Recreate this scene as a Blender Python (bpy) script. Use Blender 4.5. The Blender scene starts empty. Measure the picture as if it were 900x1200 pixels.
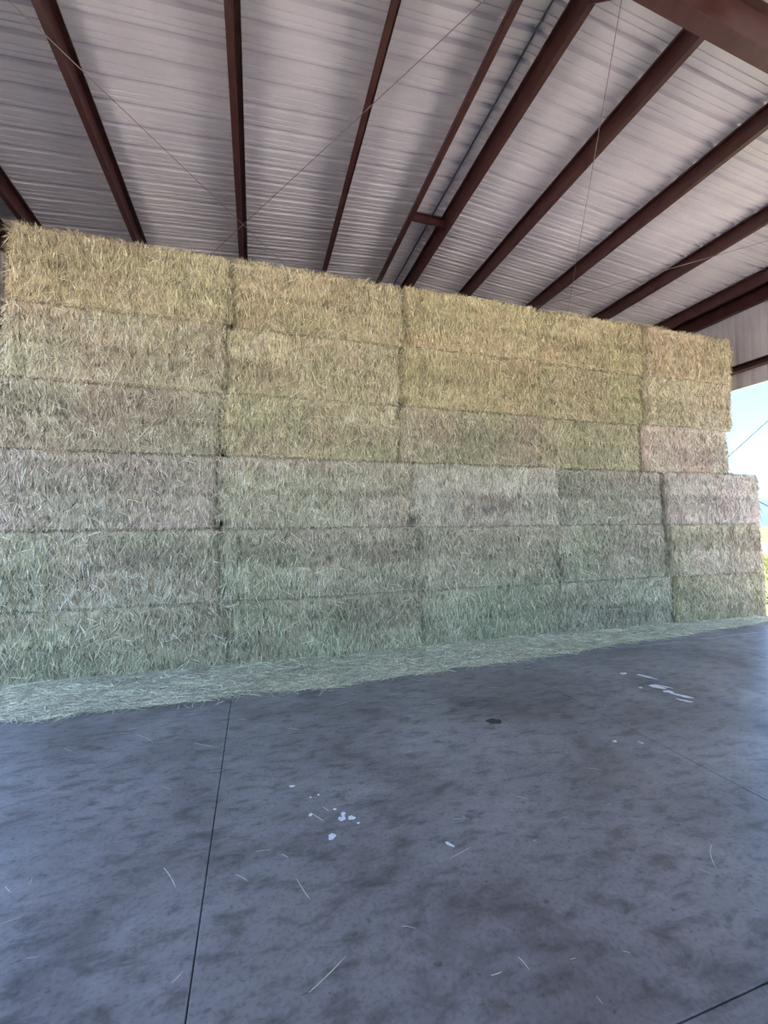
import bpy, math
import numpy as np
from mathutils import Matrix, Vector

C = bpy.context.scene.collection
sc = bpy.context.scene
rng = np.random.default_rng(7)

# ------------------------------------------------------------------ camera
CAM_H = 1.84
F_PX, YAW, PITCH, ROLL = 497.2, 0.29489, 0.042206, -0.012255
cam = bpy.data.cameras.new('camera')
cam.sensor_fit = 'HORIZONTAL'; cam.sensor_width = 36.0
cam.lens = 36.0 * F_PX / 900.0
cam.clip_start = 0.05; cam.clip_end = 5000
co = bpy.data.objects.new('camera', cam); C.objects.link(co)
f = Vector((math.sin(YAW)*math.cos(PITCH), math.cos(YAW)*math.cos(PITCH), math.sin(PITCH)))
r0 = Vector((math.cos(YAW), -math.sin(YAW), 0)); u0 = r0.cross(f)
r = math.cos(ROLL)*r0 + math.sin(ROLL)*u0; u = -math.sin(ROLL)*r0 + math.cos(ROLL)*u0
co.matrix_world = Matrix(((r.x, u.x, -f.x, 0), (r.y, u.y, -f.y, 0), (r.z, u.z, -f.z, CAM_H), (0, 0, 0, 1)))
sc.camera = co

# ------------------------------------------------------------------ sky, sun, exposure
world = bpy.data.worlds.new('sky'); sc.world = world; world.use_nodes = True
nt = world.node_tree; nt.nodes.clear()
sky = nt.nodes.new('ShaderNodeTexSky'); sky.sky_type = 'NISHITA'
SUN_EL, SUN_AZ = math.radians(60), math.radians(170)      # azimuth measured from +Y towards +X
sky.sun_disc = False; sky.sun_elevation = SUN_EL; sky.sun_rotation = SUN_AZ
sky.altitude = 300; sky.air_density = 1.0; sky.dust_density = 0.6; sky.ozone_density = 2.5
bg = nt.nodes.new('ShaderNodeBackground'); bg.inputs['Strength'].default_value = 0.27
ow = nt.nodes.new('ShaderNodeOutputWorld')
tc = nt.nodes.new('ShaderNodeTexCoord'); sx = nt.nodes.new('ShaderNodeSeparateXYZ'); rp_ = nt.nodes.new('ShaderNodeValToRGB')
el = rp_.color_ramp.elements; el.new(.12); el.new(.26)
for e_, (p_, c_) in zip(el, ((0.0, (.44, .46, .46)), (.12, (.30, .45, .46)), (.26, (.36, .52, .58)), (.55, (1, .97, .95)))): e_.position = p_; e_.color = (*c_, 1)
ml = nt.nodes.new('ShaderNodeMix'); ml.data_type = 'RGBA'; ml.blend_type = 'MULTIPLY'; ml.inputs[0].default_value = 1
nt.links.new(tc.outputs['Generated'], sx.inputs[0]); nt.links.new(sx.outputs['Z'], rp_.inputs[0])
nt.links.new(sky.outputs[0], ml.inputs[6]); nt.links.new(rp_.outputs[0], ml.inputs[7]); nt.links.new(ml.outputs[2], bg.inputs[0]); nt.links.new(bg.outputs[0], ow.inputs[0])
sun = bpy.data.lights.new('sun', 'SUN'); sun.energy = 9.0; sun.angle = math.radians(0.6); sun.color = (1, 0.94, 0.86)
so = bpy.data.objects.new('sun', sun); C.objects.link(so)
sd = Vector((math.sin(SUN_AZ)*math.cos(SUN_EL), math.cos(SUN_AZ)*math.cos(SUN_EL), math.sin(SUN_EL)))
so.rotation_euler = sd.to_track_quat('Z', 'Y').to_euler(); so.location = (5, -20, 40)
sc.view_settings.view_transform = 'Standard'; sc.view_settings.look = 'None'
sc.view_settings.gamma = 1; sc.view_settings.use_curve_mapping = False
sc.view_settings.exposure = 2.15
sc.cycles.denoising_prefilter = 'ACCURATE'
sc.cycles.max_bounces = 8; sc.cycles.diffuse_bounces = 5

# ------------------------------------------------------------------ helpers
def material(name, color, rough=0.6, metal=0.0, spec=0.5):
    m = bpy.data.materials.new(name); m.use_nodes = True
    b = m.node_tree.nodes['Principled BSDF']
    b.inputs['Base Color'].default_value = (*color, 1); b.inputs['Roughness'].default_value = rough
    b.inputs['Metallic'].default_value = metal; b.inputs['Specular IOR Level'].default_value = spec
    return m

def noise_color(m, c1, c2, scale, detail=6, lo=0.35, hi=0.65, coords='Object', stretch=(1, 1, 1), bump=0.0, dist=0.01, rough=None):
    n = m.node_tree; b = n.nodes['Principled BSDF']
    tc = n.nodes.new('ShaderNodeTexCoord'); mp = n.nodes.new('ShaderNodeMapping'); mp.inputs['Scale'].default_value = stretch
    no = n.nodes.new('ShaderNodeTexNoise'); no.inputs['Scale'].default_value = scale; no.inputs['Detail'].default_value = detail
    cr = n.nodes.new('ShaderNodeValToRGB')
    cr.color_ramp.elements[0].position = lo; cr.color_ramp.elements[1].position = hi
    cr.color_ramp.elements[0].color = (*c1, 1); cr.color_ramp.elements[1].color = (*c2, 1)
    n.links.new(tc.outputs[coords], mp.inputs[0]); n.links.new(mp.outputs[0], no.inputs['Vector'])
    n.links.new(no.outputs[0], cr.inputs[0]); n.links.new(cr.outputs[0], b.inputs['Base Color'])
    if bump:
        bp = n.nodes.new('ShaderNodeBump'); bp.inputs['Strength'].default_value = bump; bp.inputs['Distance'].default_value = dist
        n.links.new(no.outputs[0], bp.inputs['Height']); n.links.new(bp.outputs[0], b.inputs['Normal'])
    return m

class MB:
    """collects vertices and faces for one mesh"""
    def __init__(s): s.v = []; s.f = []
    def box(s, x0, x1, y0, y1, z0, z1, M=None):
        k = len(s.v)
        for z in (z0, z1):
            for x, y in ((x0, y0), (x1, y0), (x1, y1), (x0, y1)):
                p = Vector((x, y, z)); s.v.append(tuple(M @ p) if M else tuple(p))
        for q in ((0, 3, 2, 1), (4, 5, 6, 7), (0, 1, 5, 4), (1, 2, 6, 5), (2, 3, 7, 6), (3, 0, 4, 7)):
            s.f.append(tuple(k+i for i in q))
    def tube(s, pts, rad, n=8, closed=False, flat=1.0):
        k = len(s.v); P = [Vector(p) for p in pts]; N = len(P)
        if not hasattr(rad, '__len__'): rad = [rad]*N
        for i, p in enumerate(P):
            a = P[(i-1) % N] if (closed or i > 0) else p; b = P[(i+1) % N] if (closed or i < N-1) else p
            t = (b-a).normalized(); up = Vector((0, 0, 1)) if abs(t.z) < .9 else Vector((0, 1, 0))
            e = t.cross(up).normalized(); g = e.cross(t)
            for j in range(n):
                an = 2*math.pi*j/n; s.v.append(tuple(p + rad[i]*(math.cos(an)*e + flat*math.sin(an)*g)))
        for i in range(N if closed else N-1):
            for j in range(n):
                a0 = k+i*n; b0 = k+((i+1) % N)*n
                s.f.append((a0+j, b0+j, b0+(j+1) % n, a0+(j+1) % n))
        if not closed:
            s.f.append(tuple(k+j for j in range(n))); s.f.append(tuple(k+(N-1)*n+j for j in reversed(range(n))))
    def build(s, name, mat, parent=None, smooth=False, bevel=0):
        me = bpy.data.meshes.new(name); me.from_pydata(s.v, [], s.f); me.update()
        if smooth: me.polygons.foreach_set('use_smooth', [True]*len(me.polygons))
        me.materials.append(mat)
        o = bpy.data.objects.new(name, me); C.objects.link(o)
        if parent: o.parent = parent
        if bevel:
            b = o.modifiers.new('bevel', 'BEVEL'); b.width = bevel; b.segments = 2; b.limit_method = 'ANGLE'
        return o

def empty(name, loc=(0, 0, 0), rz=0):
    o = bpy.data.objects.new(name, None); C.objects.link(o); o.location = loc; o.rotation_euler = (0, 0, rz)
    o.empty_display_size = 0.2
    return o
def tag(o, label, cat, group=None, kind=None):
    if label: o['label'] = label
    if cat: o['category'] = cat
    if group: o['group'] = group
    if kind: o['kind'] = kind
    return o
def struct(o): o['kind'] = 'structure'; return o

def quad_mesh(name, V, Q, mat, col=None, smooth=False):
    V = np.asarray(V, np.float32); Q = np.asarray(Q, np.int32)
    me = bpy.data.meshes.new(name)
    me.vertices.add(len(V)); me.vertices.foreach_set('co', V.ravel())
    me.loops.add(Q.size); me.loops.foreach_set('vertex_index', Q.ravel())
    me.polygons.add(len(Q)); me.polygons.foreach_set('loop_start', np.arange(0, Q.size, 4, dtype=np.int32))
    if smooth: me.polygons.foreach_set('use_smooth', np.ones(len(Q), bool))
    if col is not None:
        a = me.color_attributes.new('tone', 'FLOAT_COLOR', 'POINT')
        c4 = np.ones((len(V), 4), np.float32); c4[:, :3] = col; a.data.foreach_set('color', c4.ravel())
    me.update(calc_edges=True); me.materials.append(mat)
    return me

# value noise ------------------------------------------------------
def _h(i, j, k, s):
    n = (i*374761393 + j*668265263 + k*2147483647 + s*974634777) & 0xffffffff
    n = ((n ^ (n >> 13))*1274126177) & 0xffffffff
    return ((n ^ (n >> 16)) & 0xffff)/65535.0
def vnoise(x, y, z=0.0, s=0):
    x, y, z = np.broadcast_arrays(np.asarray(x, float), np.asarray(y, float), np.asarray(z, float))
    i, j, k = np.floor(x).astype(np.int64), np.floor(y).astype(np.int64), np.floor(z).astype(np.int64)
    a, b, c = x-i, y-j, z-k
    a, b, c = a*a*(3-2*a), b*b*(3-2*b), c*c*(3-2*c)
    o = 0
    for di, wa in ((0, 1-a), (1, a)):
        for dj, wb in ((0, 1-b), (1, b)):
            for dk, wc in ((0, 1-c), (1, c)):
                o = o + wa*wb*wc*_h(i+di, j+dj, k+dk, s)
    return o*2-1
def fbm(x, y, z=0.0, s=0, n=3):
    o = 0; a = 1
    for q in range(n): o = o + a*vnoise(x*2**q, y*2**q, np.asarray(z)*2**q, s+q*17); a *= .5
    return o

# strands ------------------------------------------------------------
def strands(P, D, L, W, bend, face, col):
    """flattened, tapering stalks: P root, D direction, bend end offset, face a vector the flat side looks along"""
    N = len(P)
    S = np.cross(D, face); S /= (np.linalg.norm(S, axis=1, keepdims=True)+1e-6)
    T = np.cross(S, D); T /= (np.linalg.norm(T, axis=1, keepdims=True)+1e-6)
    out = []
    for t, w in ((0, .75), (.5, 1.0), (1, .3)):
        c = P + D*(L*t)[:, None] + bend*(t*t)
        ww = (W*w*.5)[:, None]
        out += [c-S*ww, c+T*ww*.35, c+S*ww]
    V = np.stack(out, 1).reshape(-1, 3)
    base = (np.arange(N)*9)[:, None]
    Q = []
    for a in (0, 3):
        for b in (0, 1): Q.append(base + np.array([[a+b, a+b+1, a+b+4, a+b+3]]))
    Q = np.stack(Q, 1).reshape(-1, 4)
    return V, Q, np.repeat(col, 9, 0)

# ------------------------------------------------------------------ materials
def hay_material(name, rough=0.75):
    m = bpy.data.materials.new(name); m.use_nodes = True; n = m.node_tree; b = n.nodes['Principled BSDF']
    at = n.nodes.new('ShaderNodeAttribute'); at.attribute_name = 'tone'
    b.inputs['Roughness'].default_value = rough; b.inputs['Specular IOR Level'].default_value = 0.25
    tc = n.nodes.new('ShaderNodeTexCoord'); mp = n.nodes.new('ShaderNodeMapping'); mp.inputs['Scale'].default_value = (60, 60, 9)
    no = n.nodes.new('ShaderNodeTexNoise'); no.inputs['Scale'].default_value = 1.0; no.inputs['Detail'].default_value = 3
    mr = n.nodes.new('ShaderNodeMapRange'); mr.inputs['From Min'].default_value = .3; mr.inputs['From Max'].default_value = .7
    mr.inputs['To Min'].default_value = .7; mr.inputs['To Max'].default_value = 1.25
    mx = n.nodes.new('ShaderNodeVectorMath'); mx.operation = 'SCALE'
    n.links.new(tc.outputs['Object'], mp.inputs[0]); n.links.new(mp.outputs[0], no.inputs['Vector'])
    n.links.new(no.outputs[0], mr.inputs[0]); n.links.new(at.outputs['Color'], mx.inputs[0]); n.links.new(mr.outputs[0], mx.inputs['Scale'])
    n.links.new(mx.outputs[0], b.inputs['Base Color'])
    bp = n.nodes.new('ShaderNodeBump'); bp.inputs['Strength'].default_value = .6; bp.inputs['Distance'].default_value = .02
    n.links.new(no.outputs[0], bp.inputs['Height']); n.links.new(bp.outputs[0], b.inputs['Normal'])
    return m
M_HAY = hay_material('dry_hay')
M_TWINE = material('pale_twine', (.62, .6, .5), .7)
M_STEEL = noise_color(material('red_oxide_steel', (.06, .02, .017), .40, 0, .5), (.045, .014, .012), (.075, .026, .022), 6, 5, .3, .7, bump=.05)
M_ROD = material('thin_steel_rod', (.28, .22, .21), .45, .3)
M_SHEET = noise_color(material('painted_sheet_steel', (.6, .56, .57), .30, 0, .5), (.52, .485, .50), (.64, .60, .605), 1.3, 4, .3, .7)
M_RIDGE = material('dark_ridge_strip', (.12, .11, .12), .6)

# concrete -------------------------------------------------------------
M_FLOOR = bpy.data.materials.new('sealed_concrete'); M_FLOOR.use_nodes = True
def floor_nodes():
    n = M_FLOOR.node_tree; b = n.nodes['Principled BSDF']; N = n.nodes.new; Lk = n.links.new
    tc = N('ShaderNodeTexCoord')
    def noise(scale, detail=6, st=(1, 1, 1), rot=0, dist=0.0, rough=.55):
        mp = N('ShaderNodeMapping'); mp.inputs['Scale'].default_value = st; mp.inputs['Rotation'].default_value = (0, 0, rot)
        no = N('ShaderNodeTexNoise'); no.inputs['Scale'].default_value = scale; no.inputs['Detail'].default_value = detail
        no.inputs['Distortion'].default_value = dist; no.inputs['Roughness'].default_value = rough
        Lk(tc.outputs['Object'], mp.inputs[0]); Lk(mp.outputs[0], no.inputs['Vector']); return no.outputs[0]
    def ramp(src, stops):
        cr = N('ShaderNodeValToRGB'); e = cr.color_ramp.elements
        while len(e) < len(stops): e.new(.5)
        for q, (p, c) in zip(e, stops): q.position = p; q.color = (*c, 1) if hasattr(c, '__len__') else (c, c, c, 1)
        Lk(src, cr.inputs[0]); return cr.outputs[0]
    def mul(a, bb, fac=1.0):
        mx = N('ShaderNodeMix'); mx.data_type = 'RGBA'; mx.blend_type = 'MULTIPLY'; mx.inputs[0].default_value = fac
        Lk(a, mx.inputs[6]); Lk(bb, mx.inputs[7]); return mx.outputs[2]
    big = ramp(noise(.9, 7, (1, 1, 1), 0, .6, .62), [(.32, FLOOR_A), (.50, FLOOR_B), (.68, FLOOR_C)])
    mid = ramp(noise(5.0, 8, (1.0, 2.2, 1), .9, .4, .65), [(.34, .50), (.50, 1.0), (.7, 1.2)])
    fine = ramp(noise(42, 5, (1, 1, 1), 0, 0, .6), [(.34, .74), (.48, 1.0), (.7, 1.12)])
    spots = ramp(noise(17, 4, (1, 1.6, 1), .5, 0, .5), [(.28, .45), (.36, 1.0)])
    c = mul(mul(mul(big, mid), fine), spots, .8)
    Lk(c, b.inputs['Base Color'])
    rr = ramp(noise(1.7, 6, (1, 1.5, 1), .4, .3), [(.3, .31), (.7, .46)]); Lk(rr, b.inputs['Roughness'])
    b.inputs['Specular IOR Level'].default_value = .7
    bp = N('ShaderNodeBump'); bp.inputs['Strength'].default_value = .25; bp.inputs['Distance'].default_value = .004
    Lk(noise(9, 8, (1, 1, 1)), bp.inputs['Height']); Lk(bp.outputs[0], b.inputs['Normal'])
FLOOR_A, FLOOR_B, FLOOR_C = (.125, .114, .122), (.215, .20, .215), (.28, .262, .275)
floor_nodes()
M_JOINT = material('joint_filler', (.03, .03, .035), .9)

# ------------------------------------------------------------------ building constants
XR, ZR, SL = 3.05, 7.49, 0.083
XL, XE = -4.05, 10.25
Y0, Y1 = -21.7, 11.25
def roofz(x): return ZR - SL*abs(x-XR)

# floor: saw-cut slabs (one mesh)
def make_floor():
    mb = MB(); xs = [-11.0, -7.3, -3.78, -.25, 3.28, 6.8, 10.45]; ys = [-22, -18.2, -14.3, -10.4, -6.5, -2.6, 1.27, 5.2, 9.1, 11.4]; g = .0028
    for i in range(1, len(xs)-1):
        for j in range(len(ys)-1):
            if xs[i+1] < -3: continue
            mb.box(xs[i]+g if i > 1 else xs[i], xs[i+1]-g, ys[j]+g, ys[j+1]-g, -.15, 0)
    o = mb.build('floor', M_FLOOR, bevel=.004); struct(o)
    b = MB(); b.box(xs[1], xs[-1], ys[0], ys[-1], -.16, -.012); q = b.build('joint_filler', M_JOINT, o)
make_floor()

# roof sheeting ----------------------------------------------------------
def rib_profile(length, pitch=.305):
    """(s, rise) along the sheet; ribs rise away from the inside"""
    out = []; n = int(length/pitch)+1
    for k in range(n):
        b = k*pitch
        for s, h in ((0, 0), (.062, 0), (.068, .013), (.082, .013), (.088, 0), (.138, 0), (.144, .013), (.158, .013), (.164, 0), (.205, 0), (.223, .048), (.267, .048), (.285, 0)):
            if b+s <= length: out.append((b+s, h))
    out.append((length, 0)); return out
def make_roof():
    prof = rib_profile(Y1-Y0); V = []; Fq = []
    for xa, xb in ((XL-.15, XR), (XR, XE+.15)):
        k = len(V)
        cols = 2
        for s, h in prof:
            V.append((xa, Y0+s, roofz(xa)+h)); V.append((xb, Y0+s, roofz(xb)+h))
        for i in range(len(prof)-1): Fq.append((k+2*i, k+2*i+1, k+2*i+3, k+2*i+2))
    mb = MB(); mb.v = V; mb.f = Fq; o = mb.build('ceiling', M_SHEET); struct(o)
    so_ = o.modifiers.new('thickness', 'SOLIDIFY'); so_.thickness = .0012; so_.offset = 1
    m2 = MB(); 
    pts = [(XR, Y0+.05*k, 0) for k in range(int((Y1-Y0)/.05))]
    m2.box(XR-.012, XR+.004, Y0, Y1, ZR-.020, ZR-.001)
    struct(m2.build('trim_1', M_RIDGE))
make_roof()

def make_side_wall(name, x, side, zb):
    prof = rib_profile(Y1-Y0); mb = MB(); zt = roofz(x)-.02
    for s, h in prof:
        mb.v.append((x+side*h, Y0+s, zb)); mb.v.append((x+side*h, Y0+s, zt))
    for i in range(len(prof)-1): mb.f.append((2*i, 2*i+1, 2*i+3, 2*i+2))
    o = mb.build(name, M_SHEET); struct(o)
    m = o.modifiers.new('thickness', 'SOLIDIFY'); m.thickness = .0012; m.offset = 0
    mb2 = MB(); i0 = next(i for i, q in enumerate(prof) if Y0+q[0] > 7.6)
    for s, h in prof[i0:]:
        mb2.v.append((x+side*h, Y0+s, 0.02)); mb2.v.append((x+side*h, Y0+s, zb+.02))
    for i in range(len(prof)-i0-1): mb2.f.append((2*i, 2*i+1, 2*i+3, 2*i+2))
    mb2.build('unseen_rear_blocker', M_SHEET, o)  # unseen lower wall, added to keep the roof near the hay dark
    t = MB(); t.box(min(x-side*.02, x+side*.045), max(x-side*.02, x+side*.045), Y0, Y1, zb-.012, zb+.003); t.build('drip_edge', M_SHEET, o)
make_side_wall('wall_right', XE, 1, 4.87)
make_side_wall('wall_left', XL, -1, 4.95)
def make_back_wall():
    mb = MB(); prof = rib_profile(XE-XL)
    for s, h in prof:
        mb.v.append((XL+s, Y1+h, 0)); mb.v.append((XL+s, Y1+h, roofz(XL+s)))
    for i in range(len(prof)-1): mb.f.append((2*i, 2*i+1, 2*i+3, 2*i+2))
    struct(mb.build('wall_back', M_SHEET))
make_back_wall()

# Z-shaped roof purlins -----------------------------------------------------
def purlin(x, toe, label, depth=.235, fl=.075):
    """toe: the side the bottom flange points to"""
    mb = MB(); zt = roofz(x)-.004; zb = zt-depth; t = .004
    a, b = Y0+.05, Y1-.05
    mb.box(x-t/2, x+t/2, a, b, zb, zt)
    x1 = x+toe*fl; mb.box(min(x, x1), max(x, x1), a, b, zb, zb+t)
    mb.box(min(x1, x1-toe*t), max(x1, x1-toe*t), a, b, zb, zb+.022)
    x2 = x-toe*fl; zt2 = zt-SL*0  # top flange under the sheet
    mb.box(min(x, x2), max(x, x2), a, b, zt-.010-t, zt-.010)
    mb.box(min(x2, x2+toe*t), max(x2, x2+toe*t), a, b, zt-.034, zt-.010)
    o = mb.build('roof_purlin', M_STEEL)
    return tag(o, label, 'roof beam', 'roof purlins running from front to back')
for x, toe, lab in (
    (-3.45, -1, 'dark red-brown steel roof beam nearest the left eave, above the left end of the hay'),
    (-1.94, -1, 'red-brown roof beam crossed by a thin rod in the upper left corner'),
    (-.22, -1, 'dark red-brown steel roof beam where the two thin crossing rods meet'),
    (1.37, -1, 'red-brown roof beam between the rod crossing and the pair at the ridge'),
    (2.61, -1, 'dark red-brown steel roof beam just left of the roof ridge'),
    (3.28, 1, 'dark red-brown steel roof beam just right of the roof ridge'),
    (4.60, 1, 'dark red-brown steel roof beam meeting the rafter, second to the right of the ridge'),
    (6.30, 1, 'red-brown roof beam with an angled brace at the right picture edge'),
    (8.07, 1, 'dark red-brown steel roof beam second in from the right eave'),
    (9.72, 1, 'dark red-brown steel roof beam next to the right eave strut'),
): purlin(x, toe, lab)

def eave_strut(x, side, label):
    mb = MB(); zt = roofz(x)-.01; d = .36; t = .005; a, b = Y0+.05, Y1-.05
    xi = x-side*.11
    mb.box(min(x, x-side*t), max(x, x-side*t), a, b, zt-d, zt)
    for z in (zt-d, zt-t): mb.box(min(x, xi), max(x, xi), a, b, z, z+t)
    mb.box(min(xi, xi+side*t), max(xi, xi+side*t), a, b, zt-d, zt-d+.03)
    mb.box(min(xi, xi+side*t), max(xi, xi+side*t), a, b, zt-.03, zt)
    tag(mb.build('eave_strut', M_STEEL), label, 'roof beam')
eave_strut(XE-.035, 1, 'deep dark steel channel along the right eave above the ribbed wall panel')
eave_strut(XL+.035, -1, 'deep dark steel channel along the left eave beside the hay top')

def girt(x, side, z, label):
    mb = MB(); t = .005; a, b = Y0+.05, Y1-.05; xi = x-side*.17
    for zz in (z, z+.13): mb.box(min(x, xi), max(x, xi), a, b, zz, zz+t)
    mb.box(min(x, x-side*t), max(x, x-side*t), a, b, z, z+.135)
    mb.box(min(xi, xi+side*t), max(xi, xi+side*t), a, b, z, z+.03)
    tag(mb.build('wall_girt', M_STEEL), label, 'wall beam')
girt(XE-.03, 1, 5.20, 'dark horizontal steel channel across the lower part of the right ribbed wall panel')
girt(XL+.03, -1, 5.25, 'dark horizontal steel channel across the left ribbed wall panel')

# rigid frames: I-beam rafters with columns ------------------------------------
def frame(y, label):
    e = empty('steel_frame', (XR, y, 0)); tag(e, label, 'steel frame', 'rigid frames carrying the roof')
    W = .15; off_t, off_b = .235, .74
    def ibeam(xa, xb):
        mb = MB(); k = 0
        def slab(y0, y1, o0, o1):
            b0 = len(mb.v)
            for xx in (xa, xb):
                for yy in (y0, y1):
                    for oo in (o0, o1): mb.v.append((xx-XR, yy, roofz(xx)-oo))
            for q in ((0, 1, 3, 2), (4, 6, 7, 5), (0, 4, 5, 1), (2, 3, 7, 6), (0, 2, 6, 4), (1, 5, 7, 3)): mb.f.append(tuple(b0+i for i in q))
        slab(-W/2, W/2, off_b, off_b-.014); slab(-W/2, W/2, off_t+.014, off_t); slab(-.005, .005, off_b-.013, off_t+.013)
        return mb.build('rafter', M_STEEL, e)
    ibeam(XR, XE-.45); ibeam(XR, XL+.45)
    for s, xo in ((1, XE-.06), (-1, XL+.06)):
        mb = MB(); zt = roofz(xo)-.25; xi = xo-s*.42; xo -= XR; xi -= XR
        mb.box(min(xo, xo-s*.014), max(xo, xo-s*.014), -W/2, W/2, .014, zt); mb.box(min(xi, xi+s*.014), max(xi, xi+s*.014), -W/2, W/2, .014, zt-.03)
        mb.box(min(xo, xi), max(xo, xi), -.005, .005, .014, zt-.02); mb.box(min(xo, xi)-.02, max(xo, xi)+.02, -W/2-.03, W/2+.03, 0, .014)
        mb.build('column', M_STEEL, e)
    return e
frame(2.815, 'dark red-brown steel I-beam frame crossing the top right corner')
# flange braces
def flange_brace(x, label):
    mb = MB(); zb = roofz(x)-.2
    mb.tube([(x+.03, 3.34, zb-.01), (x+.03, 2.89, roofz(x)-.70)], .018, 6)
    mb.tube([(x+.03, 3.28, zb-.01), (x+.03, 3.38, zb-.01)], .022, 6)
    tag(mb.build('flange_brace', M_STEEL), label, 'brace')
flange_brace(3.28, 'short angled steel brace at the top of the roof beam right of the ridge')
flange_brace(6.30, 'short angled steel brace at the right frame edge on the long roof beam')
# spacer between the two ridge beams
mb = MB(); zz = roofz(2.9)-.2
mb.box(2.62, 3.275, 6.79, 6.795, zz-.0, zz+.15); mb.box(2.62, 3.275, 6.74, 6.79, zz, zz+.005); mb.box(2.62, 3.275, 6.74, 6.79, zz+.145, zz+.15)
tag(mb.build('ridge_spacer', M_STEEL), 'short red-brown steel channel bridging the two roof beams at the ridge', 'spacer')

# bracing rods
def rod(a, b, rad, label, lug=True):
    mb = MB(); mb.tube([a, b], rad, 8)
    o = mb.build('brace_rod', M_ROD); tag(o, label, 'rod', 'thin cross-bracing rods')
    return o
def rp(x, y, off=.27): return (x, y, roofz(x)-off)
rod(rp(-3.35, 3.0), rp(1.2, 9.1), .0055, 'thin rod running from the top left corner down to the hay under the roof')
rod(rp(2.55, 3.03), rp(-1.35, 8.95, .30), .0055, 'thin rod slanting from top centre down left to the crossing above the hay')
rod(rp(3.42, 3.0), rp(7.75, 9.1), .0055, 'thin rod hanging almost straight down right of the ridge beams')
rod(rp(9.80, 3.03), rp(5.55, 9.05, .30), .0055, 'thin rod slanting under the right roof slope from the right edge to the hay')
rod((XE-.23, 3.05, 6.2), (XE-.23, 10.9, .12), .011, 'dark brace rod rising to the right against the sky beside the hay')
rod((XE-.26, 3.05, .15), (XE-.26, 10.9, 5.7), .011, 'dark brace rod falling to the right in front of the distant hills')

# ------------------------------------------------------------------ hay bales
YF = 6.0; DEP = 1.2
LEV = [0, .918, 1.881, 2.858, 3.714, 4.645, 5.573]
ROWS = [
    [-2.95, -.31, 2.38, 4.89, 7.40, 9.86],
    [-3.00, -.42, 2.34, 4.90, 7.31, 9.76],
    [-3.02, -.46, 2.28, 4.92, 7.29, 9.77],
    [-2.98, -.42, 2.08, 4.56, 6.78, 8.97],
    [-2.87, -.40, 2.14, 4.57, 6.88, 9.12],
    [-2.83, -.32, 2.20, 4.57, 6.93, 9.22]]
# hay colour per bale (linear albedo), sunlight painted into right-end ones, bottom row first
TAN, GOLD, PALE, GREEN, GREY, PINK = (.40, .34, .19), (.44, .345, .17), (.45, .41, .29), (.32, .33, .205), (.33, .33, .235), (.42, .36, .25)
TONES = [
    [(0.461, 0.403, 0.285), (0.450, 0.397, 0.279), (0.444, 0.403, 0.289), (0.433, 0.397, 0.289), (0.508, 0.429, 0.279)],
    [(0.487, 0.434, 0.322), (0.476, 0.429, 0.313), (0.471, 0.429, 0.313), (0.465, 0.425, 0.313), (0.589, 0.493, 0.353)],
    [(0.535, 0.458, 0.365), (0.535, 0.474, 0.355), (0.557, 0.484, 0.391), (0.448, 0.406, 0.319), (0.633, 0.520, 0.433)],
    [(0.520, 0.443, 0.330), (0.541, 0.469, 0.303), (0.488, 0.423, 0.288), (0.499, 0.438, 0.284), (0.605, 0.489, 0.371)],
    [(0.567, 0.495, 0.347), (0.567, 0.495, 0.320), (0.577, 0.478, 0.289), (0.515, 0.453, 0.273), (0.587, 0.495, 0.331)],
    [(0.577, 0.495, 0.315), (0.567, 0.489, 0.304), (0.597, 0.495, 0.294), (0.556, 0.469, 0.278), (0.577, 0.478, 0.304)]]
NOTCH = [(-.355, 4.70, .085), (-.44, 2.93, .07), (2.29, 1.98, .085), (-.44, 1.96, .08), (4.90, 1.06, .06), (4.90, 1.32, .05), (2.14, 3.78, .05), (6.92, 4.72, .05), (-.40, 3.85, .045)]
def notch(x, z):
    d = 0
    for nx, nz, nr in NOTCH: d = d + np.exp(-(((x-nx)/nr/1.2)**2 + ((z-nz)/nr)**2)*1.1)
    return np.clip(d, 0, 1)
RAD = .115
def inset(x, z, b):
    x0, x1, z0, z1 = b
    ex = np.minimum(x-x0, x1-x); ez = np.minimum(z-z0, z1-z)
    def c(e, r): e = np.clip(e, 0, r); return r-np.sqrt(np.maximum(r*r-(r-e)**2, 0))
    q = .5+.5*vnoise(x*2.6, (z0+z1)*3.7, x0, 19)+.25*vnoise(x*9, (z0+z1)*3.7, 0, 29)
    return c(ex, RAD) + c(ez, .045)*np.clip(.15+1.3*q, .1, 1.6)
def face_off(x, z, b, seed):
    """how far the front of a bale lies behind the wall line"""
    zm = (b[2]+b[3])/2 + .035*vnoise(x*1.3, seed*3.1, 0, 5)
    g = np.exp(-((z-zm)/.028)**2)*(.55+.6*vnoise(x*2.2, seed*1.7, 0, 9))
    o = .050*np.clip(g, 0, 1.2) + .035*math.sin(seed*2.399)
    o = o + .028*fbm(x*.9, z*1.6, seed*2.3, 11, 2) + .018*vnoise(x*9, z*.9, seed, 3) + .014*fbm(x*14, z*9, seed, 8, 2)
    return o
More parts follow.
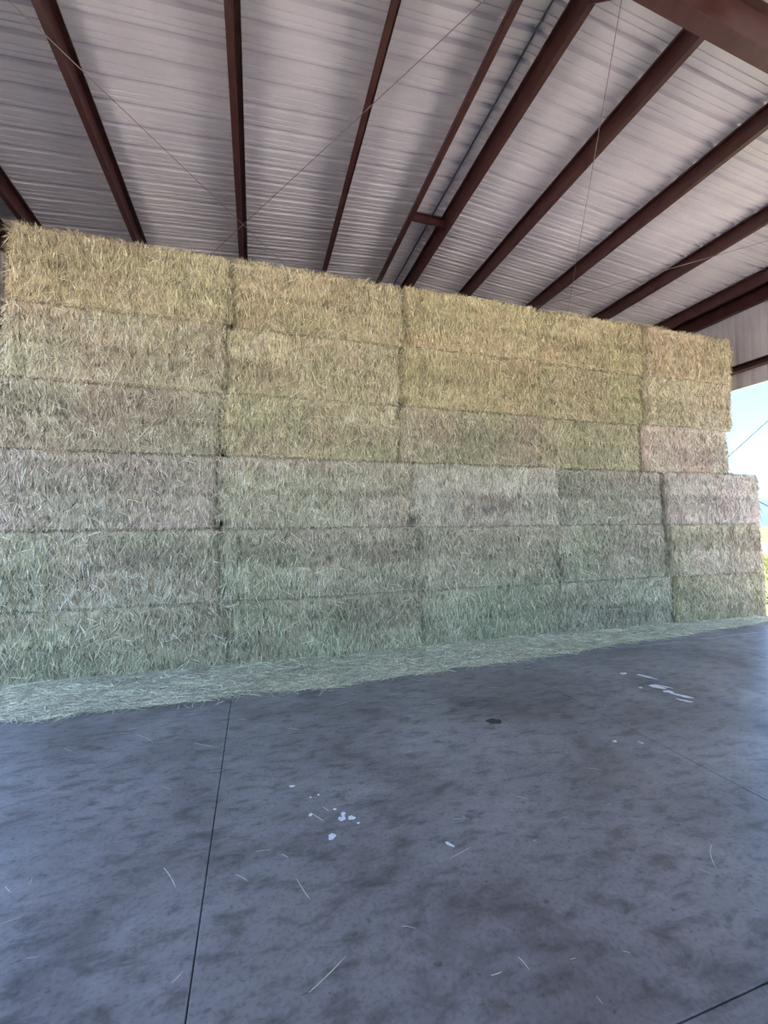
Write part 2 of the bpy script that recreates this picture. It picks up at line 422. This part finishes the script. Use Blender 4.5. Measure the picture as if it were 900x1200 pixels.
def tone(x, z, b, seed, base, r1, r2):
    base = np.array(base); n = len(x)
    zm = (b[2]+b[3])/2
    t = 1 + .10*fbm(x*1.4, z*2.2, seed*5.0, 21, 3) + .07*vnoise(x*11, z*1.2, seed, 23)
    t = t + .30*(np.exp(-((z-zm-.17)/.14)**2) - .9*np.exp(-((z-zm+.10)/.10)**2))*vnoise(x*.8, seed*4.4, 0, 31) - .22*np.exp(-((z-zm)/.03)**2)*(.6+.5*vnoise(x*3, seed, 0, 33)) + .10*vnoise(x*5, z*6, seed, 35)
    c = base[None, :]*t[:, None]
    gr = np.clip(.5+.9*fbm(x*1.1, z*1.7, seed*9.0, 41, 2), 0, 1)[:, None]
    c = c*(1 + gr*np.array([-.045, .0, -.03])[None, :] + (1-gr)*np.array([.03, -.01, .015])[None, :])
    k = r1
    v = np.where(k < .16, .30, np.where(k < .38, .60, np.where(k < .70, .95, np.where(k < .90, 1.40, 1.9))))
    v = v*(.9+.2*r2)
    c = c*v[:, None]
    c = np.where((k > .93)[:, None], c*np.array([1.0, 1.0, 1.12])[None, :], c)
    return np.clip(c, .02, .85)

def bale(b, seed, base, top_open, left_open, right_open, hay_name='hay_bale'):
    x0, x1, z0, z1 = b; cx = (x0+x1)/2
    gap = .006
    bx0, bx1, bz0, bz1 = x0+gap, x1-gap, z0+.002, z1-.002
    bb = (bx0, bx1, bz0, bz1)
    nx, nz, ny = 60, 26, 10
    V = []; Q = []; off = 0
    def grid(A, B, fn, flip=False):
        nonlocal off
        a, c = np.meshgrid(np.linspace(0, 1, A+1), np.linspace(0, 1, B+1), indexing='ij')
        p = fn(a.ravel(), c.ravel()); V.append(p)
        i, j = np.meshgrid(np.arange(A), np.arange(B), indexing='ij'); i = i.ravel(); j = j.ravel()
        q = np.stack([i*(B+1)+j, (i+1)*(B+1)+j, (i+1)*(B+1)+j+1, i*(B+1)+j+1], 1)+off
        if flip: q = q[:, ::-1]
        Q.append(q); off += len(p)
    def side_bulge(x, y, z):
        # pull corners in so that the front edges are rounded
        ty = np.clip((y-YF)/RAD, 0, 1)
        return x, y, z
    def front(a, c):
        x = bx0+(bx1-bx0)*a; z = bz0+(bz1-bz0)*c
        y = YF + inset(x, z, bb) + face_off(x, z, b, seed) + .32*notch(x, z)
        return np.stack([x, y, z], 1)
    def depth_edge(x, z): return YF + inset(x, z, bb) + face_off(x, z, b, seed) + .32*notch(x, z)
    grid(nx, nz, front)
    def top(a, c, z):
        x = bx0+(bx1-bx0)*a; zz = np.full_like(x, z); ys = depth_edge(x, zz); y = ys + (YF+DEP-ys)*c
        return np.stack([x, y, zz + ((.015*fbm(x*3, y*3, seed, 51, 2))*(c > 0)*(c < 1)*(a > 0)*(a < 1) if z == bz1 and top_open else 0)], 1)
    grid(nx, ny, lambda a, c: top(a, c, bz1)); grid(nx, ny, lambda a, c: top(a, c, bz0), True)
    def end(a, c, x):
        z = bz0+(bz1-bz0)*a; xx = np.full_like(z, x); ys = depth_edge(xx, z); y = ys + (YF+DEP-ys)*c
        return np.stack([xx, y, z], 1)
    grid(nz, ny, lambda a, c: end(a, c, bx0)); grid(nz, ny, lambda a, c: end(a, c, bx1), True)
    grid(nx, nz, lambda a, c: np.stack([bx0+(bx1-bx0)*a, np.full_like(a, YF+DEP), bz0+(bz1-bz0)*c], 1), True)
    V = np.concatenate(V); Q = np.concatenate(Q)
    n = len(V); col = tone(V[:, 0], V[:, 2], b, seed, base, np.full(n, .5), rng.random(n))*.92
    body = (V, Q, col)
    VV, QQ, CC = [], [], []; tot = 0
    def add(P, D, L, W, bend, face, cc):
        nonlocal tot
        D = D/np.linalg.norm(D, axis=1, keepdims=True)
        v, q, c = strands(P, D, L, W, bend, face, cc); VV.append(v); QQ.append(q+tot); CC.append(c); tot += len(v)
    w = x1-x0
    # stalks lying on the cut face
    N = int(4500*w)
    x = rng.uniform(bx0, bx1, N); z = rng.uniform(bz0-.0, bz1+.0, N)
    nt_ = notch(x, z); keep = nt_ < .2; x, z = x[keep], z[keep]; N = len(x)
    lean = .30*fbm(x*1.6, z*1.6, seed*3.3, 61, 3) + .22*rng.normal(size=N)
    up = rng.random(N) < .45
    L = rng.uniform(.05, .15, N)*(1+.5*(rng.random(N) < .1)); W = rng.uniform(.005, .0115, N)
    dz = np.where(up, 1.0, -1.0)
    out = rng.uniform(.02, .38, N)
    D = np.stack([lean, -out, dz], 1)
    y = YF + inset(np.clip(x, bx0, bx1), np.clip(z, bz0, bz1), bb) + face_off(x, z, b, seed) + .32*notch(x, z) + .012
    bend = np.stack([rng.normal(0, .018, N), rng.uniform(-.012, .02, N), np.where(up, -1, .2)*rng.uniform(0, .03, N)], 1)
    fc = np.stack([rng.normal(0, .5, N), -np.ones(N), rng.normal(0, .35, N)], 1)
    # keep stalks from running far over the neighbouring tier
    tipz = z+dz*L; over = np.maximum(tipz-bz1, 0) + np.maximum(bz0-tipz, 0); L = np.maximum(L-over*.8, .03)
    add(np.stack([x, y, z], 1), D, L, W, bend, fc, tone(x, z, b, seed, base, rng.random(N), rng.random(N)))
    # stalks hanging or lying askew, proud of the face
    N = int(330*w); x = rng.uniform(bx0, bx1, N); z = rng.uniform(bz0+.08, bz1, N)
    nt_ = notch(x, z); keep = nt_ < .2; x, z = x[keep], z[keep]; N = len(x)
    D = np.stack([rng.normal(0, .8, N), -rng.uniform(.1, .5, N), -np.abs(rng.normal(.6, .5, N))], 1)
    L = rng.uniform(.08, .22, N); y = YF + inset(x, z, bb) + face_off(x, z, b, seed)
    bend = np.stack([rng.normal(0, .03, N), rng.uniform(.0, .03, N), -rng.uniform(0, .05, N)], 1)
    add(np.stack([x, y, z], 1), D, L, rng.uniform(.004, .008, N), bend, np.tile([0, -1., .2], (N, 1)), tone(x, z, b, seed, base, rng.uniform(.3, 1, N), rng.random(N)))
    # tufts along both vertical corners
    for sx, opened in ((-1, left_open), (1, right_open)):
        N = 1500 if opened else 420
        yy = rng.uniform(YF+.02, YF+(.9 if opened else .08), N); z = rng.uniform(bz0+.03, bz1-.01, N)
        xx = np.full(N, bx0 if sx < 0 else bx1) - sx*.02
        keep = notch(xx, z) < .2; yy, z, xx = yy[keep], z[keep], xx[keep]; N = len(z)
        D = np.stack([sx*rng.uniform(.15, 1.1 if opened else .5, N), -rng.uniform(0, .5, N), rng.choice([-1, 1], N, p=[.65, .35])*rng.uniform(.3, 1, N)], 1)
        L = rng.uniform(.05, .15 if opened else .11, N)
        bend = np.stack([np.zeros(N), np.zeros(N), -rng.uniform(0, .05, N)], 1)
        ya = depth_edge(np.clip(xx, bx0, bx1), z)
        yy = np.maximum(yy, ya-.0)
        add(np.stack([xx, yy, z], 1), D, L, rng.uniform(.004, .010, N), bend, np.tile([.1, -1., .1], (N, 1))+rng.normal(0, .3, (N, 3)), tone(xx, z, b, seed, base, rng.random(N), rng.random(N)))
    if top_open:
        N = int(1100*w); x = rng.uniform(bx0, bx1, N); yy = YF + .03 + rng.exponential(.12, N).clip(0, 1.0)
        ya = depth_edge(x, np.full(N, bz1)); yy = np.maximum(yy, ya-.02)
        cl = .5+.5*vnoise(x*7, seed*2.0, 0, 71)
        D = np.stack([.25*vnoise(x*2.5, seed, 0, 77)+rng.normal(0, .35, N), -rng.uniform(-.2, .6, N), rng.uniform(.25, 1, N)], 1)
        L = rng.uniform(.03, .085, N)*(.7+.8*cl)
        bend = np.stack([rng.normal(0, .015, N), -rng.uniform(0, .02, N), -rng.uniform(0, .03, N)], 1)
        zz = np.full(N, bz1-.015)
        add(np.stack([x, yy, zz], 1), D, L, rng.uniform(.005, .010, N), bend, np.tile([0, -1., .1], (N, 1))+rng.normal(0, .3, (N, 3)), tone(x, zz, b, seed, base, rng.random(N), rng.random(N)))
    org = np.array([cx, YF, z0])
    e = empty(hay_name, (cx, YF, z0))
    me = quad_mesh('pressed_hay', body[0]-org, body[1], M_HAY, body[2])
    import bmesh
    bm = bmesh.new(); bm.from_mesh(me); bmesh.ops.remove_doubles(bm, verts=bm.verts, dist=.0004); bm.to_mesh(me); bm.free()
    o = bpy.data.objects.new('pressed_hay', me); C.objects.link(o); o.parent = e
    me = quad_mesh('loose_stalks', np.concatenate(VV)-org, np.concatenate(QQ), M_HAY, np.concatenate(CC))
    o = bpy.data.objects.new('loose_stalks', me); C.objects.link(o); o.parent = e; o['kind'] = 'stuff'
    tw = MB(); pts = []; zo = .028
    hx = (bx1-bx0)/2-.012
    for k in range(33):
        xx = -hx+2*hx*k/32; zq = z0+zo
        yy = inset(np.array([cx+xx]), np.array([zq]), bb)[0] + face_off(np.array([cx+xx]), np.array([zq]), b, seed)[0]-.006
        pts.append((xx, yy+.006*math.sin(k*2.3+seed), zo+.006*math.sin(k*.7+seed)))
    pts += [(hx-.002, .5, zo), (hx-.01, 1.14, zo), (-hx+.01, 1.14, zo), (-hx+.002, .5, zo)]
    tw.tube(pts, .0026, 5, closed=True)
    tw.build('twine', M_TWINE, e)
    o = e
    return o
TIER = ['bottom tier', 'second tier from the floor', 'third tier from the floor', 'fourth tier from the floor', 'fifth tier from the floor', 'top tier']
COLN = ['at the left end', 'second from the left', 'in the middle column', 'second from the right', 'at the right end']
LOOK = ['grey-green hay bale', 'dull green-grey hay bale', 'pale grey-tan hay bale', 'olive-tan hay bale', 'golden-tan hay bale', 'golden hay bale']
EXTRA = {(2, 4): 'pale sunlit-toned hay bale', (3, 4): 'pale pinkish-tan hay bale', (4, 2): 'yellow-gold hay bale', (1, 4): 'sunlit-toned hay bale', (5, 0): 'shaggy golden hay bale', (2, 1): 'bulging pale green hay bale'}
for ri, xs in enumerate(ROWS):
    for ci in range(5):
        b = (xs[ci], xs[ci+1], LEV[ri], LEV[ri+1])
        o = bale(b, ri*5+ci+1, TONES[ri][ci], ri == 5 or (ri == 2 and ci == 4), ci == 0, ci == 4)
        look = EXTRA.get((ri, ci), LOOK[ri])
        tag(o, f'{look} {COLN[ci]} of the {TIER[ri]}', 'hay bale', 'hay bales stacked in a wall')

# loose hay along the foot of the stack ----------------------------------------
def loose_hay():
    base = np.array((.64, .60, .45))
    def wid(x): return np.clip(np.interp(x, [-3.6, -1, 2, 5, 7.5, 9.3, 10.1], [.80, .86, .90, .62, .42, .30, .12]) + .09*fbm(x*1.2, 0, 0, 81, 3), .06, 2)
    nx, ny = 260, 12
    a, c = np.meshgrid(np.linspace(0, 1, nx+1), np.linspace(0, 1, ny+1), indexing='ij'); a = a.ravel(); c = c.ravel()
    x = -3.5+13.5*a; w = wid(x)
    y = YF+.10-c*(w+.08); h = .10*(1-c)**1.3*np.clip(w/.8, .3, 1)+.012*(1-c)*(1+fbm(x*6, y*6, 0, 83, 2)); h = np.where(c > .999, .001, h+.002)
    V = np.stack([x, y, h], 1); i, j = np.meshgrid(np.arange(nx), np.arange(ny), indexing='ij'); i = i.ravel(); j = j.ravel()
    Q = np.stack([i*(ny+1)+j, i*(ny+1)+j+1, (i+1)*(ny+1)+j+1, (i+1)*(ny+1)+j], 1)
    col = np.tile(base*.8, (len(V), 1))
    N = 30000
    x = rng.uniform(-3.6, 10.1, N); c = rng.beta(1.1, 1.0, N)*1.02 + rng.exponential(.02, N); w = wid(x); y = YF+.06-c*(w+.02)
    h = .10*np.clip(1-c, 0, 1)**1.3*np.clip(w/.8, .3, 1) + rng.uniform(.006, .022, N)
    an = rng.uniform(0, 2*np.pi, N); D = np.stack([np.cos(an), np.sin(an)*.8, rng.uniform(-.02, .10, N)], 1); D /= np.linalg.norm(D, axis=1, keepdims=True)
    L = rng.uniform(.06, .22, N); bend = np.stack([rng.normal(0, .03, N), rng.normal(0, .03, N), -rng.uniform(0, .012, N)], 1)
    cc = base[None]*(rng.choice([.55, .85, 1.1, 1.4, 1.75], N, p=[.1, .25, .35, .2, .1])*(1+.12*fbm(x*2, y*4, 0, 91, 2)))[:, None]
    v, q, c4 = strands(np.stack([x, y, h], 1), D, L, rng.uniform(.004, .009, N), bend, np.tile([0, -.3, 1.], (N, 1))+rng.normal(0, .3, (N, 3)), cc)
    v[:, 2] = np.maximum(v[:, 2], .002)
    me = quad_mesh('loose_hay', np.concatenate([V, v]), np.concatenate([Q, q+len(V)]), M_HAY, np.concatenate([col, c4]))
    o = bpy.data.objects.new('loose_hay', me); C.objects.link(o)
    tag(o, 'drift of loose pale green hay on the floor along the foot of the stack', 'loose hay', None, 'stuff')
loose_hay()

# ------------------------------------------------------------------ straw stalks on the floor
M_STRAW = noise_color(material('straw', (.62, .58, .45), .55), (.5, .46, .34), (.7, .67, .56), 30)
STALKS = [(-1.153,2.527,-1.081,2.546),(-.479,2.662,-.393,2.501),(-.339,3.595,-.233,3.585),(-1.035,4.442,-.849,4.218),(-1.568,4.364,-1.487,4.292),(-.646,3.501,-.585,3.438),(-.505,4.104,-.322,3.982),(.283,4.145,.401,4.07),(-1.187,4.527,-1.099,4.481),(.206,1.788,.375,1.887),(-.326,1.993,-.29,2.031),(.462,2.856,.431,2.912),(.212,2.363,.265,2.216),(.005,2.63,.09,2.623),(.333,2.898,.42,2.767),(-.1,2.493,-.038,2.432),(-.953,2.296,-.91,2.29),(1.041,2.244,1.197,2.288),(1.717,2.608,1.777,2.559),(2.423,2.739,2.516,2.685),(1.867,2.34,1.908,2.319),(1.081,1.659,1.094,1.599),(.929,1.627,.982,1.628),(2.272,1.774,2.312,1.732),(2.521,1.876,2.371,1.742),(1.284,1.431,1.287,1.408),(1.529,1.544,1.551,1.529),(1.289,1.582,1.311,1.582),(2.231,2.346,2.271,2.351),(1.423,4.605,1.548,4.589),(.879,4.542,.97,4.535),(1.263,2.544,1.286,2.52),(.649,1.945,.712,1.912),(1.568,2.218,1.587,2.219),(1.197,2.532,1.303,2.506),(-1.206,2.733,-1.253,2.787),(-1.136,2.766,-1.143,2.809),(.145,2.565,.18,2.527),(2.033,2.704,2.058,2.707),(2.558,4.435,2.693,4.418),(1.112,3.747,1.151,3.717),(-1.57,5.273,-1.525,5.281),(-1.139,4.581,-1.071,4.595),(.078,3.881,.134,3.877),(-.152,4.478,-.072,4.471),(1.772,4.218,1.84,4.218),(3.433,4.907,3.508,4.918)]
NAMED = {0: 'straw stalk on the concrete touching the left picture edge', 1: 'pale straight straw stalk lying left of the long floor joint', 9: 'longest curved straw stalk on the concrete near the bottom of the picture',
         14: 'straw stalk pointing away from the white spots on the concrete', 17: 'bent straw stalk lying beside a white streak in the centre of the floor', 24: 'long faint bent stalk near the right side of the floor',
         12: 'short pale stalk in front of the white spots, right of the floor joint', 3: 'long pale stalk on the concrete near the hay, left of the floor joint', 18: 'short bright stalk in the middle of the floor right of centre'}
for i, (a, b, c, d) in enumerate(STALKS):
    ln = math.hypot(c-a, d-b); cx, cy = (a+c)/2, (b+d)/2; th = math.atan2(d-b, c-a); h = max(ln, .03)/2
    cur = float(rng.uniform(-.12, .12))*ln*.5*(1.3 if i in (9, 17, 24) else 1)
    w = float(rng.uniform(.0014, .0026)) if ln < .15 else .0022
    mb = MB(); mb.tube([(-h+2*h*t, cur*4*t*(1-t), w*.55+.0008*math.sin(5*t)) for t in np.linspace(0, 1, 8)], [w*q for q in (.6, .9, 1, 1, 1, .9, .7, .35)], 6, flat=.5)
    o = mb.build('straw_stalk', M_STRAW, smooth=True); o.location = (cx, cy, 0.0); o.rotation_euler = (0, 0, th)
    sz = 'tiny' if ln < .055 else 'short' if ln < .09 else 'longish'
    ds = 'at the picture bottom' if cy < 1.9 else 'on the near floor' if cy < 2.6 else 'in the middle of the floor' if cy < 3.9 else 'close to the hay'
    sd_ = 'left of the long straight joint' if cx < -.25 else 'just right of the long straight joint' if cx < .8 else 'between the two floor joints' if cx < 3.28 else 'right of the slanting joint'
    tag(o, NAMED.get(i, f'{sz} straw bit {ds}, {sd_}'), 'straw', 'straw bits scattered on the concrete floor')
# white spots and streaks
M_WHITE = noise_color(material('dried_white_splash', (.78, .8, .82), .7), (.6, .62, .66), (.85, .86, .88), 60)
def blob(x, y, rx, ry, rot, label, grp, name):
    mb = MB(); n = 18; mb.v.append((0, 0, .0035))
    ph = rng.uniform(0, 6.28, 3)
    for ring, (q, z) in enumerate(((.6, .003), (1.0, .0006))):
        for k in range(n):
            t = 2*math.pi*k/n; rr = q*(1+.14*math.sin(2*t+ph[0])+.12*math.sin(3*t+ph[1])+.08*math.sin(5*t+ph[2]))
            mb.v.append((rx*rr*math.cos(t), ry*rr*math.sin(t), z))
    for k in range(n):
        mb.f.append((0, 1+k, 1+(k+1) % n)); mb.f.append((1+k, 1+n+k, 1+n+(k+1) % n, 1+(k+1) % n))
    o = mb.build(name, M_WHITE, smooth=True); o.location = (x, y, 0); o.rotation_euler = (0, 0, rot); tag(o, label, 'spot', grp)
S1 = 'small white speck in the cluster on the floor right of the long joint'
G1 = 'white spots on the floor near the centre'
for x, y, rr, lab in ((.504, 2.861, .010, S1), (.548, 2.80, .016, S1), (.530, 2.755, .021, 'three-lobed white spot in the middle of the floor cluster'), (.545, 2.78, .012, S1), (.592, 2.745, .021, 'round white spot at the right of the floor cluster'),
                      (.622, 2.685, .009, S1), (.443, 2.618, .023, 'large round white spot lying nearest the camera in the cluster'), (.344, 2.855, .013, 'pale spot at the tip of a straw stalk'),
                      (.422, 3.049, .008, S1), (.367, 3.037, .007, S1)):
    blob(x, y, rr, rr*1.1, 0, lab, G1, 'white_spot')
blob(.254, 3.208, .018, .014, 0, 'lone small white spot beyond the cluster', G1, 'white_spot')
blob(2.96, 3.0, .024, .014, .3, 'bright white fleck on the floor right of the slanting joint', G1, 'white_spot')
blob(3.15, 2.91, .010, .022, .3, 'thin white fleck beside the slanting floor joint', G1, 'white_spot')
blob(1.088, 2.344, .010, .034, .5, 'short white streak on the floor in the middle', G1, 'white_spot')
G2 = 'white splashes on the floor to the right'
for x, y, rx, ry, rot, lab in ((4.43, 4.315, .05, .03, 0, 'pale splash furthest left among the right-hand splashes'), (4.60, 4.14, .115, .030, -1.15, 'long pale streak in the right-hand splashes'),
        (4.42, 3.84, .085, .045, -.9, 'widest bright splash in the right-hand group'), (4.50, 3.83, .09, .018, -1.1, 'thin streak behind the widest splash'), (4.41, 3.69, .055, .035, -.8, 'oval bright splash just right of the widest one'),
        (4.44, 3.555, .10, .035, -1.05, 'bright splash nearest the right in the right-hand group'), (4.34, 3.45, .07, .022, -1.0, 'fading streak at the right tail of the splashes'), (4.22, 3.88, .022, .016, 0, 'tiny speck in front of the long pale streak')):
    blob(x, y, rx, ry, rot, lab, G2, 'white_splash')
# dark oil stain
M_OIL = material('oil_stain', (.035, .032, .034), .45)
def stain(x, y, rx, ry, label):
    mb = MB(); n = 22; mb.v.append((0, 0, .0012)); ph = rng.uniform(0, 6.28, 2)
    for k in range(n):
        t = 2*math.pi*k/n; q = 1+.12*math.sin(2*t+ph[0])+.1*math.sin(5*t+ph[1]); mb.v.append((rx*q*math.cos(t), ry*q*math.sin(t), .0006))
    for k in range(n): mb.f.append((0, 1+k, 1+(k+1) % n))
    o = mb.build('oil_stain', M_OIL); o.location = (x, y, 0); tag(o, label, 'stain')
stain(2.185, 3.66, .075, .055, 'dark oval stain on the concrete in front of the middle of the stack')

# ------------------------------------------------------------------ outside
def ground():
    M_G = noise_color(material('unseen_bounce_gravel', (.45, .4, .36), .9), (.40, .355, .32), (.56, .50, .45), 2.5, 8, bump=.3, dist=.02)
    mb = MB(); mb.box(-60, -4.4, -70, 60, -.6, -.10); mb.box(-4.4, 10.46, -70, -22, -.6, -.10); mb.box(10.46, 60, -70, 5.9, -.6, -.10); struct(mb.build('ground_1', M_G))  # right-hand yard is out of view, added to bounce sunlight indoors
    M_F = noise_color(material('yellow_green_field', (.12, .12, .03), .9), (.055, .066, .012), (.105, .098, .02), 1.1, 8, .38, .62, bump=.8, dist=.15)
    mb = MB(); mb.box(10.46, 1500, 5.9, 1500, -.5, -.09); struct(mb.build('ground_2', M_F))
    mb = MB(); mb.box(-1500, -60, -1500, 1500, -.5, -.09); mb.box(-60, 10.46, 60, 1500, -.5, -.09); mb.box(-60, 60, -1500, -70, -.5, -.09); mb.box(60, 1500, -1500, 5.9, -.5, -.09); struct(mb.build('ground_3', M_F))
    M_R = material('dirt_lane', (.13, .12, .10), .95)
    mb = MB(); mb.box(34, 40, 6, 400, -.2, -.06); struct(mb.build('ground_4', M_R))
ground()
# field grass tufts near the slab
def tufts(name, x0, x1, y0, y1, N, hmax, cols, label, cat):
    x = rng.uniform(x0, x1, N); y = rng.uniform(y0, y1, N); P = np.stack([x, y, np.full(N, -.1)], 1)
    D = np.stack([rng.normal(0, .3, N), rng.normal(0, .3, N), np.ones(N)], 1); D /= np.linalg.norm(D, axis=1, keepdims=True)
    L = rng.uniform(.4, 1, N)*hmax*(.6+.4*vnoise(x*.6, y*.6, 0, 13)); c = np.array(cols)[rng.integers(0, len(cols), N)]*rng.uniform(.8, 1.2, (N, 1))
    v, q, c4 = strands(P, D, L, rng.uniform(.01, .03, N), rng.normal(0, .05, (N, 3)), rng.normal(0, 1, (N, 3)), c)
    me = quad_mesh(name, v, q, M_HAY, c4); o = bpy.data.objects.new(name, me); C.objects.link(o); tag(o, label, cat, None, 'stuff')
tufts('field_grass', 12.2, 30, 6.2, 28, 26000, .30, [(.12, .11, .02), (.075, .09, .016), (.14, .12, .025)], 'yellow-green grass growing in the field beyond the slab', 'grass')
def weed(x, y):
    N = 90; P = np.stack([np.full(N, 0.)+rng.normal(0, .04, N), rng.normal(0, .04, N), np.zeros(N)], 1)
    D = np.stack([rng.normal(0, .35, N), rng.normal(0, .35, N), np.ones(N)], 1); D /= np.linalg.norm(D, axis=1, keepdims=True)
    v, q, c = strands(P, D, rng.uniform(.15, .5, N), rng.uniform(.012, .03, N), rng.normal(0, .05, (N, 3)), rng.normal(0, 1, (N, 3)), np.tile([.09, .11, .05], (N, 1)))
    me = quad_mesh('weed_clump', v, q, M_HAY, c); o = bpy.data.objects.new('weed_clump', me); C.objects.link(o); o.location = (x, y, -.1)
    tag(o, 'dark weed clump at the edge of the field beside the slab', 'weed')
weed(11.9, 7.25)
def boulder(x, y, s):
    import bmesh
    bm = bmesh.new(); bmesh.ops.create_icosphere(bm, subdivisions=3, radius=1)
    for v in bm.verts:
        p = v.co; k = 1+.18*float(fbm(p.x*1.3+3, p.y*1.3, p.z*1.3, 5, 3)); v.co = Vector((p.x*k*s*1.3, p.y*k*s, max(p.z*k*s*.75, -.3*s)))
    me = bpy.data.meshes.new('boulder'); bm.to_mesh(me); bm.free(); me.materials.append(noise_color(material('grey_stone', (.3, .31, .34), .9), (.2, .21, .24), (.4, .41, .44), 3))
    o = bpy.data.objects.new('boulder', me); C.objects.link(o); o.location = (x, y, .1); tag(o, 'small grey lump beside the pale lane in the field', 'rock')
boulder(33.0, 20.3, .8)
def hills():
    M_H = noise_color(material('haze_tinted_hills', (.12, .22, .24), .95), (.022, .055, .072), (.038, .078, .095), .01, 5)  # blue of the distant haze is put into the hill colour
    R0 = 1100; na = 140; nr = 8; V = []; Q = []
    for i in range(na+1):
        a = -math.pi*.95 + 1.9*math.pi*i/na
        H = 62+16*float(fbm(i*.13, 0, 0, 7, 3))
        for j in range(nr+1):
            t = j/nr; rr = R0+t*320; V.append((rr*math.sin(a), rr*math.cos(a), -2+max(H, 12)*math.sin(math.pi*.5*t)*(1+.08*float(vnoise(i*.7, j*.9, 0, 3)))))
    for i in range(na):
        for j in range(nr): k = i*(nr+1)+j; Q.append((k, k+1, k+nr+2, k+nr+1))
    me = quad_mesh('hills', V, Q, M_H, None, True); o = bpy.data.objects.new('hills', me); C.objects.link(o); struct(o)
hills()
